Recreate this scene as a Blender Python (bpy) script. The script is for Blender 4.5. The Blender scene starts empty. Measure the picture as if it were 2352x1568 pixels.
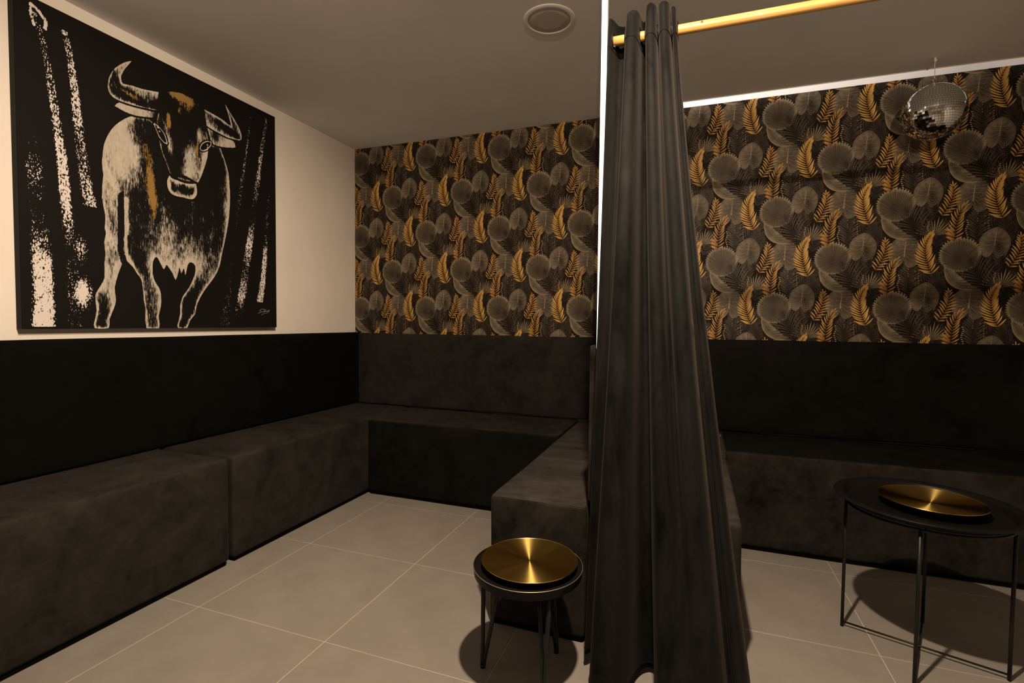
import bpy, bmesh, math, random
import numpy as np
from mathutils import Vector, Matrix

random.seed(7); rng = np.random.default_rng(7)
SC = bpy.context.scene
COL = SC.collection
R = math.radians

# ---------------------------------------------------------------- camera
cam_d = bpy.data.cameras.new('camera'); cam = bpy.data.objects.new('camera', cam_d); COL.objects.link(cam)
cam_d.sensor_width = 36; cam_d.lens = 1152.0 / 2352 * 36; cam_d.clip_start = .02
yaw, pitch, roll = 0.34720, -0.03813, 0.00957
cy_, sy_ = math.cos(yaw), math.sin(yaw)
rt = Vector((cy_, sy_, 0)); fw = Vector((-sy_, cy_, 0)); up = Vector((0, 0, 1))
F = fw * math.cos(pitch) + up * math.sin(pitch); U = -fw * math.sin(pitch) + up * math.cos(pitch)
RR = rt * math.cos(roll) + U * math.sin(roll); UU = -rt * math.sin(roll) + U * math.cos(roll)
m = Matrix((RR, UU, -F)).transposed().to_4x4(); m.translation = Vector((2.449, -3.223, 1.114))
cam.matrix_world = m
SC.camera = cam

# ---------------------------------------------------------------- world, lights, exposure
w = bpy.data.worlds.new('world'); SC.world = w; w.use_nodes = True
w.node_tree.nodes['Background'].inputs[0].default_value = (.9, .75, .6, 1)
w.node_tree.nodes['Background'].inputs[1].default_value = .02
SC.view_settings.view_transform = 'Standard'; SC.view_settings.look = 'None'
SC.view_settings.exposure = 0.0; SC.view_settings.gamma = 1.0; SC.view_settings.use_curve_mapping = False
WARM = (1.0, .755, .53)
def area(name, loc, size, power, color, aim=None, spread=180):
    l = bpy.data.lights.new(name, 'AREA'); l.shape = 'DISK'; l.size = size; l.energy = power; l.color = color
    l.spread = R(spread)
    o = bpy.data.objects.new(name, l); COL.objects.link(o); o.location = loc
    if aim is not None:
        o.rotation_euler = (Vector(aim) - Vector(loc)).to_track_quat('-Z', 'Y').to_euler()
    return o
def spot(name, loc, aim, power, cone, blend, radius, color):
    l = bpy.data.lights.new(name, 'SPOT'); l.energy = power; l.spot_size = R(cone); l.spot_blend = blend; l.shadow_soft_size = radius; l.color = color
    o = bpy.data.objects.new(name, l); COL.objects.link(o); o.location = loc
    o.rotation_euler = (Vector(aim) - Vector(loc)).to_track_quat('-Z', 'Y').to_euler(); return o
area('ceiling_downlight', (2.352, -2.41, 2.33), .06, 70, WARM)                                      # downlight over the aisle
spot('wall_spotlight', (2.95, -5.6, 2.12), (2.1, 0, 2.5), 380, 42, .7, .012, WARM)                 # spot far back in the room, aimed along the ceiling at the wallpaper
spot('picture_spotlight', (1.95, -2.30, 2.38), (0, -1.55, 1.1), 158, 100, 1.0, .015, WARM)           # spot turned to the painting

# ---------------------------------------------------------------- materials
def mat(name, col, rough=.6, metal=0, **kw):
    mt = bpy.data.materials.new(name); mt.use_nodes = True
    b = mt.node_tree.nodes['Principled BSDF']
    b.inputs['Base Color'].default_value = (*col, 1); b.inputs['Roughness'].default_value = rough
    b.inputs['Metallic'].default_value = metal
    for k, v in kw.items(): b.inputs[k].default_value = v
    return mt
def N(mt, t, **kw):
    n = mt.node_tree.nodes.new(t)
    for k, v in kw.items():
        if hasattr(n, k): setattr(n, k, v)
        else: n.inputs[k.replace('_', ' ')].default_value = v
    return n
def L(mt, a, b): mt.node_tree.links.new(a, b)
def ramp(mt, fac, stops):
    r = N(mt, 'ShaderNodeValToRGB'); cr = r.color_ramp
    while len(cr.elements) < len(stops): cr.elements.new(.5)
    for e, (p, c) in zip(cr.elements, stops): e.position = p; e.color = (*c, 1)
    L(mt, fac, r.inputs[0]); return r.outputs[0]
def coords(mt, sc=(1, 1, 1)):
    tc = N(mt, 'ShaderNodeTexCoord'); mp = N(mt, 'ShaderNodeMapping'); mp.inputs['Scale'].default_value = sc
    L(mt, tc.outputs['Object'], mp.inputs[0]); return mp.outputs[0]
def noise(mt, vec, scale, detail=4, rough=.55, dist=0):
    n = N(mt, 'ShaderNodeTexNoise', Scale=scale, Detail=detail, Roughness=rough, Distortion=dist)
    L(mt, vec, n.inputs['Vector']); return n.outputs[0]
def bump(mt, h, strength, dist):
    b = N(mt, 'ShaderNodeBump', Strength=strength, Distance=dist); L(mt, h, b.inputs['Height'])
    L(mt, b.outputs[0], mt.node_tree.nodes['Principled BSDF'].inputs['Normal'])
def base(mt): return mt.node_tree.nodes['Principled BSDF'].inputs['Base Color']
def rgh(mt): return mt.node_tree.nodes['Principled BSDF'].inputs['Roughness']

M = {}
def plaster(name, col):
    mt = mat(name, col, .85); v = coords(mt)
    L(mt, ramp(mt, noise(mt, v, 2.5), [(.3, tuple(c * .94 for c in col)), (.7, tuple(min(1, c * 1.03) for c in col))]), base(mt))
    bump(mt, noise(mt, v, 160, 3), .12, .002); return mt
M['wall'] = plaster('wall_paint', (.76, .72, .67))
M['ceil'] = plaster('ceiling_paint', (.84, .84, .84))
mt = M['tile'] = mat('porcelain_tile', (.42, .39, .35), .42); v = coords(mt)
L(mt, ramp(mt, noise(mt, v, 5, 6, .6), [(.3, (.238, .221, .200)), (.7, (.285, .267, .243))]), base(mt))
L(mt, ramp(mt, noise(mt, v, 12, 4), [(.3, (.38,) * 3), (.7, (.52,) * 3)]), rgh(mt)); bump(mt, noise(mt, v, 90, 4), .05, .001)
M['grout'] = plaster('grout', (.56, .49, .39))

def velvet(name, dark, light, sc=3.0, stretch=(1, 1, 1), sheen=.6):
    mt = mat(name, dark, .85); v = coords(mt, stretch)
    n1 = noise(mt, v, sc, 6, .65, 1.2); n2 = noise(mt, v, sc * 3.1, 5, .7, .6); n3 = noise(mt, v, 420, 2)
    mx = N(mt, 'ShaderNodeMath', operation='MULTIPLY_ADD'); L(mt, n2, mx.inputs[0]); mx.inputs[1].default_value = .45; 
    mm = N(mt, 'ShaderNodeMath', operation='MULTIPLY'); L(mt, n1, mm.inputs[0]); mm.inputs[1].default_value = .65
    L(mt, mm.outputs[0], mx.inputs[2])
    c = ramp(mt, mx.outputs[0], [(.40, dark), (.52, tuple((a + b) / 2 for a, b in zip(dark, light))), (.68, light)])
    L(mt, c, base(mt))
    b = mt.node_tree.nodes['Principled BSDF']
    b.inputs['Sheen Weight'].default_value = sheen; b.inputs['Sheen Roughness'].default_value = .35
    b.inputs['Sheen Tint'].default_value = (.62, .56, .52, 1); b.inputs['Specular IOR Level'].default_value = .05
    bump(mt, n3, .25, .0012); return mt
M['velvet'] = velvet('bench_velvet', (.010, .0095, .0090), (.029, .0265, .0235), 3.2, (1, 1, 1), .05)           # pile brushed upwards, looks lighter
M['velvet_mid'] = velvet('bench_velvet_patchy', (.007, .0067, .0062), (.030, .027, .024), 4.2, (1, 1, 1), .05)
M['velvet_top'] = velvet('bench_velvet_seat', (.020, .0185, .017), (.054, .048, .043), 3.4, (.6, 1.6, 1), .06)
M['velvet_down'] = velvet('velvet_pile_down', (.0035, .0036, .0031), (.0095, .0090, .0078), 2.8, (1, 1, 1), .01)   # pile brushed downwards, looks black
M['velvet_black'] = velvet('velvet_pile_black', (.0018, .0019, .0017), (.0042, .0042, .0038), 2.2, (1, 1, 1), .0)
M['curtain'] = velvet('curtain_velvet', (.0024, .0026, .0026), (.0165, .0170, .0170), 4.2, (1, 1, .30), .05)
M['black'] = mat('black_powder_coat', (.009, .009, .009), .42, 0, **{'Specular IOR Level': .3})
M['blackm'] = mat('black_lacquer', (.006, .006, .0055), .40, 0, **{'Specular IOR Level': .12})
M['rimm'] = mat('worn_steel_rim', (.50, .40, .32), .38, .85)
M['shadowgap'] = mat('plinth_black', (.003, .003, .003), .9, 0, **{'Specular IOR Level': .02})
M['canvas_side'] = mat('canvas_side', (.012, .013, .012), .6, 0, **{'Specular IOR Level': .1})
M['chrome'] = mat('chrome', (.82, .82, .82), .08, 1)
M['string'] = mat('white_string', (.75, .72, .68), .9)
mt = M['wood'] = mat('varnished_wood', (.62, .36, .10), .30); v = coords(mt, (1.2, 26, 26))
L(mt, ramp(mt, noise(mt, v, 3.0, 5, .6, .8), [(.3, (.50, .27, .07)), (.55, (.66, .40, .13)), (.75, (.74, .50, .20))]), base(mt))
mt.node_tree.nodes['Principled BSDF'].inputs['Coat Weight'].default_value = .4
def brass(name, dish=False):
    mt = mat(name, (.48, .34, .10), .30, 1); b = mt.node_tree.nodes['Principled BSDF']
    tg = N(mt, 'ShaderNodeTangent', direction_type='RADIAL', axis='Z'); L(mt, tg.outputs[0], b.inputs['Tangent'])
    b.inputs['Anisotropic'].default_value = 1.0; b.inputs['Anisotropic Rotation'].default_value = .25
    tc = N(mt, 'ShaderNodeTexCoord'); ln = N(mt, 'ShaderNodeVectorMath', operation='LENGTH'); L(mt, tc.outputs['Object'], ln.inputs[0])
    n = N(mt, 'ShaderNodeTexNoise', noise_dimensions='1D', Scale=700.0, Detail=3.0); L(mt, ln.outputs['Value'], n.inputs['W'])
    L(mt, ramp(mt, n.outputs[0], [(.3, (.45, .31, .08)), (.7, (.58, .42, .13))]), base(mt))
    return mt
M['brass'] = brass('brushed_brass')
def emit(name, col, s):
    mt = bpy.data.materials.new(name); mt.use_nodes = True
    b = mt.node_tree.nodes['Principled BSDF']; b.inputs['Base Color'].default_value = (.8, .8, .8, 1)
    b.inputs['Emission Color'].default_value = (*col, 1); b.inputs['Emission Strength'].default_value = s
    return mt
M['led'] = emit('led_diffuser', (1, .97, .93), 2.0)
mt = M['led2'] = emit('led_diffuser_falloff', (1, .86, .76), 1.0)                                    # light falloff along the strip put into its emission, weaker towards the far end
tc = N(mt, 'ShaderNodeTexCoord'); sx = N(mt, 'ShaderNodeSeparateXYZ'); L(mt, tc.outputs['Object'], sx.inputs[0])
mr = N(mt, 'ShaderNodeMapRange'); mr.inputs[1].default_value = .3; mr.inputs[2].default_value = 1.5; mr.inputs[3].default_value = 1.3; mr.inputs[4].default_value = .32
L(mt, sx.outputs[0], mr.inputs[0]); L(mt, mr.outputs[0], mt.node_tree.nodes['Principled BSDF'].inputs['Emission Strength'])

# ---------------------------------------------------------------- helpers
def link(name, me, m_=None, parent=None, loc=None):
    o = bpy.data.objects.new(name, me); COL.objects.link(o)
    if m_ is not None and not me.materials: me.materials.append(m_)
    if parent is not None: o.parent = parent
    if loc is not None: o.location = loc
    return o
def obj(name, bm, m_, parent=None, smooth=False, loc=None):
    me = bpy.data.meshes.new(name); bm.to_mesh(me); bm.free()
    if smooth:
        for p in me.polygons: p.use_smooth = True
    return link(name, me, m_, parent, loc)
def tag(o, label=None, cat=None, group=None, kind=None):
    if label: o['label'] = label
    if cat: o['category'] = cat
    if group: o['group'] = group
    if kind: o['kind'] = kind
    return o
def thing(name, label, cat, loc=(0, 0, 0), rz=0, group=None):
    o = bpy.data.objects.new(name, None); COL.objects.link(o); o.location = loc; o.rotation_euler = (0, 0, rz)
    o.empty_display_size = .05
    return tag(o, label, cat, group)
def struct(name, bm, m_, parent=None, smooth=False): return tag(obj(name, bm, m_, parent, smooth), kind='structure')
def box(bm, a, b, bev=0, seg=2):
    r = bmesh.ops.create_cube(bm, size=1); vs = r['verts']
    for v in vs: v.co = Vector([a[i] + (v.co[i] + .5) * (b[i] - a[i]) for i in range(3)])
    if bev:
        es = list({e for v in vs for e in v.link_edges})
        bmesh.ops.bevel(bm, geom=es, offset=bev, segments=seg, affect='EDGES', profile=.5)
    return bm
def bx(a, b, bev=0, seg=2): return box(bmesh.new(), a, b, bev, seg)
def tube(bm, pts, r, n=12, closed=False, caps=True, flat=None):
    pts = [Vector(p) for p in pts]; rings = []
    K = len(pts)
    t0 = (pts[1] - pts[0]).normalized(); ref = Vector((0, 0, 1)) if abs(t0.z) < .9 else Vector((1, 0, 0))
    nn = (ref - t0 * ref.dot(t0)).normalized()
    for i in range(K):
        if closed: t = (pts[(i + 1) % K] - pts[i - 1]).normalized()
        else: t = (pts[min(i + 1, K - 1)] - pts[max(i - 1, 0)]).normalized()
        nn = (nn - t * nn.dot(t)).normalized(); b = t.cross(nn)
        ra, rb = (r, r) if flat is None else flat
        rings.append([bm.verts.new(pts[i] + nn * math.cos(a) * ra + b * math.sin(a) * rb) for a in [2 * math.pi * k / n for k in range(n)]])
    for i in range(K if closed else K - 1):
        A, B = rings[i], rings[(i + 1) % K]
        for k in range(n): bm.faces.new((A[k], A[(k + 1) % n], B[(k + 1) % n], B[k]))
    if caps and not closed: bm.faces.new(rings[0][::-1]); bm.faces.new(rings[-1])
    return bm
def lathe(bm, prof, n=96, cap=True):
    rings = []
    for r, z in prof:
        if r < 1e-6: rings.append([bm.verts.new((0, 0, z))])
        else: rings.append([bm.verts.new((r * math.cos(2 * math.pi * k / n), r * math.sin(2 * math.pi * k / n), z)) for k in range(n)])
    for A, B in zip(rings, rings[1:]):
        for k in range(n):
            j = (k + 1) % n
            if len(A) == 1: bm.faces.new((A[0], B[j], B[k])) if len(B) > 1 else None
            elif len(B) == 1: bm.faces.new((A[k], A[j], B[0]))
            else: bm.faces.new((A[k], A[j], B[j], B[k]))
    bmesh.ops.recalc_face_normals(bm, faces=bm.faces)
    return bm
def smooth_by_angle(o, ang=35):
    me = o.data
    for p in me.polygons: p.use_smooth = True
    me.set_sharp_from_angle(angle=R(ang))
def catmull(P, n):
    P = [np.array(p, float) for p in P]; P = [2 * P[0] - P[1]] + P + [2 * P[-1] - P[-2]]; out = []
    for i in range(1, len(P) - 2):
        a, b, c, d = P[i - 1:i + 3]
        for k in range(n):
            t = k / n
            out.append(.5 * (2 * b + (c - a) * t + (2 * a - 5 * b + 4 * c - d) * t * t + (3 * b - a - 3 * c + d) * t ** 3))
    out.append(P[-2]); return np.array(out)

# ---------------------------------------------------------------- the room
ZC = 2.413; XR = 4.75; YB = -6.6
fl = struct('floor', bx((-.1, YB - .1, -.08), (XR + .1, .1, -.0012)), M['grout'])
GX, GY, T = .667, -.641, .60
tile_me = {}
def tile_mesh(wd, dp):
    k = (round(wd, 3), round(dp, 3))
    if k not in tile_me:
        bm = bx((0, 0, -.008), (wd, dp, 0), .0008, 1); me = bpy.data.meshes.new('tile'); bm.to_mesh(me); bm.free(); me.materials.append(M['tile']); tile_me[k] = me
    return tile_me[k]
g = .0014
for i in range(-2, 8):
    for j in range(-1, 11):
        x0 = max(GX + i * T, 0) + g; x1 = min(GX + (i + 1) * T, XR) - g
        y1 = min(GY - (j - 1) * T - T, 0) - g; y0 = max(GY - (j - 1) * T - 2 * T, YB) + g
        if x1 - x0 < .02 or y1 - y0 < .02: continue
        link('tile', tile_mesh(x1 - x0, y1 - y0), None, fl, (x0, y0, 0))
struct('ceiling', bx((-.1, YB - .1, ZC), (XR + .1, .1, ZC + .1)), M['ceil'])
struct('wall_left', bx((-.1, YB - .1, -.08), (0, .1, ZC)), M['wall'])
wb = struct('wall_back', bx((0, 0, -.08), (XR + .1, .1, ZC)), M['wall'])
struct('wall_right', bx((XR, YB - .1, -.08), (XR + .1, 0, ZC)), M['wall'])
struct('wall_rear', bx((0, YB - .1, -.08), (XR, YB, ZC)), M['wall'])
struct('wall_middle', bx((2.147, -1.556, 0), (2.165, -.060, 1.018)), M['wall'])

# ---------------------------------------------------------------- wallpaper: flat print of leaves, built as layered coloured shapes
class Print:
    def __init__(s): s.v = []; s.c = []; s.f = []; s.k = []; s.n = 0
    def add(s, pts, cols, faces):
        o = len(s.v); s.v += pts; s.c += cols; s.f += [tuple(o + k for k in f) for f in faces]; s.n += 1; s.k += [s.n] * len(pts)
def lerp(a, b, t): return tuple(x + (y - x) * t for x, y in zip(a, b))
def ribbon(P, ctr, wid, ca, cb, ce=None, two=True):
    """strip along ctr (n,2) with half widths wid; colours ca->cb along, edges darkened"""
    n = len(ctr); pts, cols, fs = [], [], []
    for i, (p, w_) in enumerate(zip(ctr, wid)):
        q0 = ctr[max(i - 1, 0)]; q1 = ctr[min(i + 1, n - 1)]; t = (q1[0] - q0[0], q1[1] - q0[1]); l = math.hypot(*t) or 1
        nx, nz = -t[1] / l, t[0] / l; c = lerp(ca, cb, i / (n - 1))
        e = tuple(x * .45 for x in c) if ce is None else lerp(ce[0], ce[1], i / (n - 1))
        pts += [(p[0] + nx * w_, p[1] + nz * w_), (p[0], p[1]), (p[0] - nx * w_, p[1] - nz * w_)]
        cols += [e, c, e if two else tuple(x * 1.25 for x in c)]
        if i: a = 3 * i; fs += [(a - 3, a - 2, a + 1, a), (a - 2, a - 1, a + 2, a + 1)]
    P.add(pts, cols, fs)
def blade(P, b, ang, ln, w_, bend, ca, cb, ce=None, n=4):
    ctr = []; x, z = b; a = ang
    for i in range(n + 1):
        ctr.append((x, z)); x += math.cos(a) * ln / n; z += math.sin(a) * ln / n; a += bend / n
    wd = [w_ * math.sin(math.pi * (.12 + .88 * i / n)) ** .8 if i < n else 0 for i in range(n + 1)]
    ribbon(P, ctr, wd, ca, cb, ce)
def frond(P, stem, nb, ln, w_, spread, bend, ca, cb, stemc, prof=None, ce=None, taper=.35, jit=.1, sides=(1, -1), r=random):
    C = catmull([np.array(q) for q in stem], 8); d = np.r_[0, np.cumsum(np.hypot(*np.diff(C, axis=0).T))]; tot = d[-1]
    for k in range(nb):
        t = (k + .5) / nb; s = t * tot; i = min(np.searchsorted(d, s), len(d) - 1); j = max(i - 1, 0)
        u = (s - d[j]) / max(d[i] - d[j], 1e-6); p = C[j] + (C[i] - C[j]) * u; tg = C[i] - C[j]; a0 = math.atan2(tg[1], tg[0])
        sp = spread * (1 - .55 * t); l = ln * (prof(t) if prof else (math.sin(math.pi * (.18 + .72 * t)) ** .7))
        for sd in sides:
            q = 1 + r.uniform(-jit, jit)
            blade(P, tuple(p), a0 + sd * sp * q, l * q, w_, -sd * bend * r.uniform(.7, 1.3), ca, lerp(ca, cb, r.uniform(.7, 1)), ce)
    blade(P, tuple(C[-1]), a0, ln * .55, w_, 0, ca, cb, ce)
    ribbon(P, [tuple(q) for q in C], [w_ * .28 + .0004 * (1 - i / len(C)) for i in range(len(C))], stemc, stemc, (stemc, stemc))
def fan(P, c, rad, hub, a0, a1, n, r=random):
    inner, mid, rim, line = (.045, .035, .027), (.120, .099, .076), (.34, .29, .21), (.36, .30, .22)
    for k in range(n):
        t0 = a0 + (a1 - a0) * k / n; t1 = a0 + (a1 - a0) * (k + 1) / n; tm = (t0 + t1) / 2
        def out(t, e=1):
            d = (math.cos(t), math.sin(t)); hx, hz = hub[0] - c[0], hub[1] - c[1]; b = hx * d[0] + hz * d[1]
            q = -b + math.sqrt(max(b * b - (hx * hx + hz * hz - rad * rad), 1e-6)); q *= e; return (hub[0] + d[0] * q, hub[1] + d[1] * q)
        g_ = r.uniform(.88, 1.12); pts, cols = [hub], [inner]
        A, B, T_ = out(t0, .945), out(t1, .945), out(tm, 1 + r.uniform(0, .035))
        def pm(p, u): return (hub[0] + (p[0] - hub[0]) * u, hub[1] + (p[1] - hub[1]) * u)
        for u, cc in ((.35, lerp(inner, mid, .5)), (.8, mid), (.97, rim)):
            for p, s in ((A, .55), (T_, 1.15), (B, .75)):
                pts.append(pm(p, u)); cols.append(tuple(x * s * g_ for x in cc))
        pts.append(T_); cols.append(rim)
        f = [(0, 1, 2), (0, 2, 3), (1, 4, 5, 2), (2, 5, 6, 3), (4, 7, 8, 5), (5, 8, 9, 6), (7, 10, 8), (8, 10, 9)]
        P.add(pts, cols, f)
        if k % 2 == 0:
            p, q = pm(T_, r.uniform(.30, .5)), pm(T_, r.uniform(.8, .95))
            ribbon(P, [p, q], [.0002, .0006], lerp(mid, line, .5), line, (mid, mid))
        if k % 7 == 3: ribbon(P, [pm(A, .45), pm(A, 1.0)], [.0003, .0015], (.02, .017, .015), (.02, .017, .015), ((.03, .025, .02),) * 2)
def heart(P, c, sx, sz, tilt, hub, dark, lite, vein, r=random):
    half = [(0, 1), (.42, .83), (.82, .48), (1.0, .08), (.97, -.38), (.78, -.75), (.42, -.98), (.14, -.80), (0, -.52)]
    O = catmull([(x, z) for x, z in half], 4)[:, :2]; O = np.vstack([O, [(-x, z) for x, z in O[::-1][1:-1]]])
    ct, st = math.cos(tilt), math.sin(tilt)
    tr = lambda x, z: (c[0] + (x * sx) * ct - (z * sz) * st, c[1] + (x * sx) * st + (z * sz) * ct)
    H = tr(*hub); n = len(O); pts, cols = [H], [dark]
    for u in (.45, .85, 1.0):
        for i, (x, z) in enumerate(O):
            q = tr(x, z); pts.append((H[0] + (q[0] - H[0]) * u, H[1] + (q[1] - H[1]) * u))
            s = (.8 + .35 * abs(math.sin(i * .78))) * (1.12 if x < 0 else .88)
            cols.append(tuple(k * s for k in lerp(dark, lite, {.45: .35, .85: .9, 1.0: .55}[u])))
    fs = [(0, 1 + i, 1 + (i + 1) % n) for i in range(n)]
    for a in (0, 1): fs += [(1 + a * n + i, 1 + (a + 1) * n + i, 1 + (a + 1) * n + (i + 1) % n, 1 + a * n + (i + 1) % n) for i in range(n)]
    P.add(pts, cols, fs)
    ribbon(P, [tr(0, .93), tr(.01, .5), tr(0, .1), H], [.0004, .0010, .0013, .0016], vein, vein, (vein, vein))
    for sd in (-1, 1):
        for (y0, ex, ez, cz) in ((.62, .42, .66, .05), (.42, .70, .42, -.02), (.2, .90, .12, -.10), (0, .92, -.25, -.20), (-.1, .78, -.62, -.22), (-.15, .4, -.85, -.3)):
            p0 = (0, y0 * .9 + hub[1] * .1); p2 = (sd * ex * .93, ez); p1 = (sd * ex * .45, (y0 + ez) / 2 + cz)
            q = [(p0[0] * (1 - t) ** 2 + 2 * p1[0] * t * (1 - t) + p2[0] * t * t, p0[1] * (1 - t) ** 2 + 2 * p1[1] * t * (1 - t) + p2[1] * t * t) for t in (0, .25, .5, .75, 1)]
            ribbon(P, [tr(*k) for k in q], [.0008, .0007, .0006, .0005, .0002], vein, lerp(vein, lite, .4), (lite, lite))
    o = [tr(x, z) for x, z in O]; ribbon(P, o + [o[0]], [.0006] * (n + 1), lerp(lite, vein, .6), lerp(lite, vein, .6), (lite, lite))
GOLD, GOLDD, GSTEM = (.98, .70, .30), (.50, .27, .07), (.05, .025, .01)
BRZ, BRZD = (.62, .33, .09), (.26, .12, .035)
DK, DKL = (.030, .024, .020), (.150, .120, .094)
LITE = (.78, .64, .42)
def motif():
    layers = []
    def new(): p = Print(); layers.append(p); return p
    r = random.Random(3); DE = ((.014, .011, .009), (.030, .024, .019))
    p = new(); frond(p, [(.382, -.19), (.43, -.12), (.475, -.045)], 13, .085, .0036, 1.0, .35, DK, DKL, DK, ce=DE, r=r)
    frond(p, [(.205, .20), (.19, .13), (.185, .06)], 10, .06, .0034, 1.0, .4, DK, lerp(DK, DKL, .5), DK, ce=DE, r=r)
    frond(p, [(.285, .085), (.275, .15), (.265, .205)], 10, .06, .0034, 1.0, .4, DK, DKL, DK, ce=DE, r=r)
    frond(p, [(.455, .04), (.475, .10), (.49, .16)], 10, .06, .0034, 1.0, .4, DK, lerp(DK, DKL, .8), DK, ce=DE, r=r)
    frond(p, [(.06, .085), (.055, .14), (.05, .20)], 10, .06, .0034, 1.0, .4, DK, lerp(DK, DKL, .8), DK, ce=DE, r=r)
    frond(p, [(.50, -.20), (.47, -.14), (.455, -.10)], 9, .06, .0034, 1.0, .4, DK, lerp(DK, DKL, .7), DK, ce=DE, r=r)
    p = new()
    for k in range(15):                                                                  # small palm fan with pale tips
        a = R(172 - 11.5 * k); blade(p, (.168, -.170), a, .090 + .012 * math.sin(k * 1.7), .0034, -.25 + .03 * k, DK, lerp(DKL, LITE, .8), ((.014, .011, .009), (.06, .045, .033)))
    p = new(); frond(p, [(.345, -.215), (.349, -.12), (.352, -.035)], 15, .070, .0034, .95, -.35, (.035, .029, .025), (.24, .20, .155), DK, ce=DE, r=r)
    p = new(); frond(p, [(.118, -.15), (.130, -.08), (.130, -.01)], 12, .060, .0032, 1.15, .5, DK, DKL, DK, ce=DE, r=r)
    p = new(); heart(p, (.324, .028), .071, .088, R(-4), (0, -.36), (.060, .048, .039), (.175, .145, .112), (.46, .39, .28), r)
    p = new(); heart(p, (.134, .056), .062, .077, R(-6), (.05, -.25), (.055, .045, .037), (.190, .158, .122), (.46, .39, .28), r)
    p = new(); frond(p, [(.168, -.060), (.156, .0), (.150, .045)], 9, .050, .0028, 1.2, .8, DK, (.24, .20, .155), DK, ce=DE, r=r)
    p = new()                                                                            # pleated leaf under the fan
    out = catmull([(-.066, -.045), (-.068, -.085), (-.055, -.132), (-.022, -.168), (.030, -.183), (.068, -.172)], 5); inn = catmull([(-.050, -.04), (-.040, -.06), (-.022, -.09), (.008, -.120), (.040, -.150), (.068, -.172)], 5)
    pts, cols, fs = [], [], []
    for i, (a, b) in enumerate(zip(out, inn)):
        for u, cc in ((0, (.34, .29, .18)), (.12, (.20, .17, .125)), (.5, (.095, .080, .062)), (.8, (.20, .17, .13)), (1, (.24, .205, .15))):
            pts.append(tuple(a + (b - a) * u)); cols.append(tuple(k * (1 + .12 * math.sin(i)) for k in cc))
        if i: o_ = 5 * i; fs += [(o_ - 5 + k, o_ - 4 + k, o_ + 1 + k, o_ + k) for k in range(4)]
    p.add(pts, cols, fs)
    ribbon(p, [tuple(q) for q in out], [.0008] * len(out), (.55, .44, .22), (.6, .48, .22), ((.3, .25, .15),) * 2)
    ribbon(p, [tuple(a + (b - a) * .55) for a, b in zip(out, inn)], [.0006] * len(out), (.38, .32, .2), (.42, .34, .2), ((.2, .17, .12),) * 2)
    for i in range(3, len(out) - 3, 3): ribbon(p, [tuple(out[i]), tuple(out[i + 2] + (inn[i + 2] - out[i + 2]) * .55)], [.0003, .0005], (.38, .32, .2), (.38, .32, .2), ((.2, .17, .12),) * 2)
    p = new(); fan(p, (-.006, 0), .090, (-.004, -.028), R(-128), R(230), 50, r)
    p = new(); frond(p, [(.130, -.215), (.085, -.13), (.052, -.060), (.040, -.030)], 15, .108, .0036, .85, -.55, (.022, .018, .015), (.22, .18, .14), DK, ce=DE, r=r)
    p = new(); frond(p, [(.193, -.075), (.222, -.02), (.238, .035), (.236, .080)], 11, .048, .0036, .95, -.45, BRZD, GOLD, GSTEM, r=r, ce=(BRZD, GOLDD))
    p = new()
    for (x, z, q) in ((.222, -.165, .9), (.235, -.19, 1.3), (.228, -.14, .6)): blade(p, (.252, z - .01), R(180 - 28 * q), .045, .009, .4, BRZD, BRZ, (BRZD, BRZD))
    frond(p, [(.250, -.205), (.256, -.13), (.266, -.07), (.288, -.025)], 12, .054, .0036, 1.15, .5, BRZD, GOLD, GSTEM, r=r, ce=((.12, .055, .018), GOLDD))
    p = new(); frond(p, [(.445, -.100), (.422, -.04), (.410, .03), (.418, .075), (.432, .105)], 17, .058, .0038, 1.10, .40, GOLDD, GOLD, GSTEM, r=r, ce=((.30, .16, .04), (.70, .42, .10)), prof=lambda t: math.sin(math.pi * (.28 + .60 * t)) ** .8)
    p = new()                                                                            # pale glints between the fronds
    for (x, z, s) in [(.300 + .004 * math.sin(k), -.10 - .0105 * k, .0038) for k in range(9)] + [(.352 + .02 * math.cos(k * 2.1), -.045 - .012 * k, .0024) for k in range(7)] + [(.138 + .003 * math.cos(k), -.10 - .009 * k, .0034) for k in range(6)] + [(.388, -.08 - .013 * k, .0024) for k in range(6)] + [(.205 + .01 * k, -.03 - .016 * math.sin(k), .0028) for k in range(4)]:
        n = 8; p.add([(x, z)] + [(x + s * 1.3 * math.cos(2 * math.pi * k / n), z + s * .8 * math.sin(2 * math.pi * k / n)) for k in range(n)], [(.78, .62, .38)] + [(.14, .10, .06)] * n, [(0, 1 + k, 1 + (k + 1) % n) for k in range(n)])
    return layers
LAY = motif(); PW, PH = .565, .545; FX, FZ = 2.884, 1.756
vs, cs, fs = [], [], []
spots = []
for a in range(-12, 8):
    for b in range(-4, 4):
        x = FX + a * PW / 2; z = FZ + b * PH - (PH / 2 if a % 2 else 0)
        if -.56 < x < XR + .15 and .72 < z < ZC + .28: spots.append((x, z))
off = 0
for li, P in enumerate(LAY):
    V = np.array(P.v); C_ = np.array(P.c); nv = len(V); dy = .0003 * li + .00026 * np.array(P.k) / P.n
    for (x, z) in spots:
        vs.append(np.c_[V[:, 0] + x, -.0030 - dy, V[:, 1] + z]); cs.append(np.c_[C_, np.ones(nv)])
        fs += [tuple(i + off for i in f) for f in P.f]; off += nv
vs = np.vstack(vs); cs = np.vstack(cs)
me = bpy.data.meshes.new('wallpaper'); me.from_pydata(vs.tolist(), [], fs)
at = me.color_attributes.new('print', 'FLOAT_COLOR', 'POINT'); at.data.foreach_set('color', cs.astype(np.float32).ravel())
bm = bmesh.new(); bm.from_mesh(me)
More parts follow.
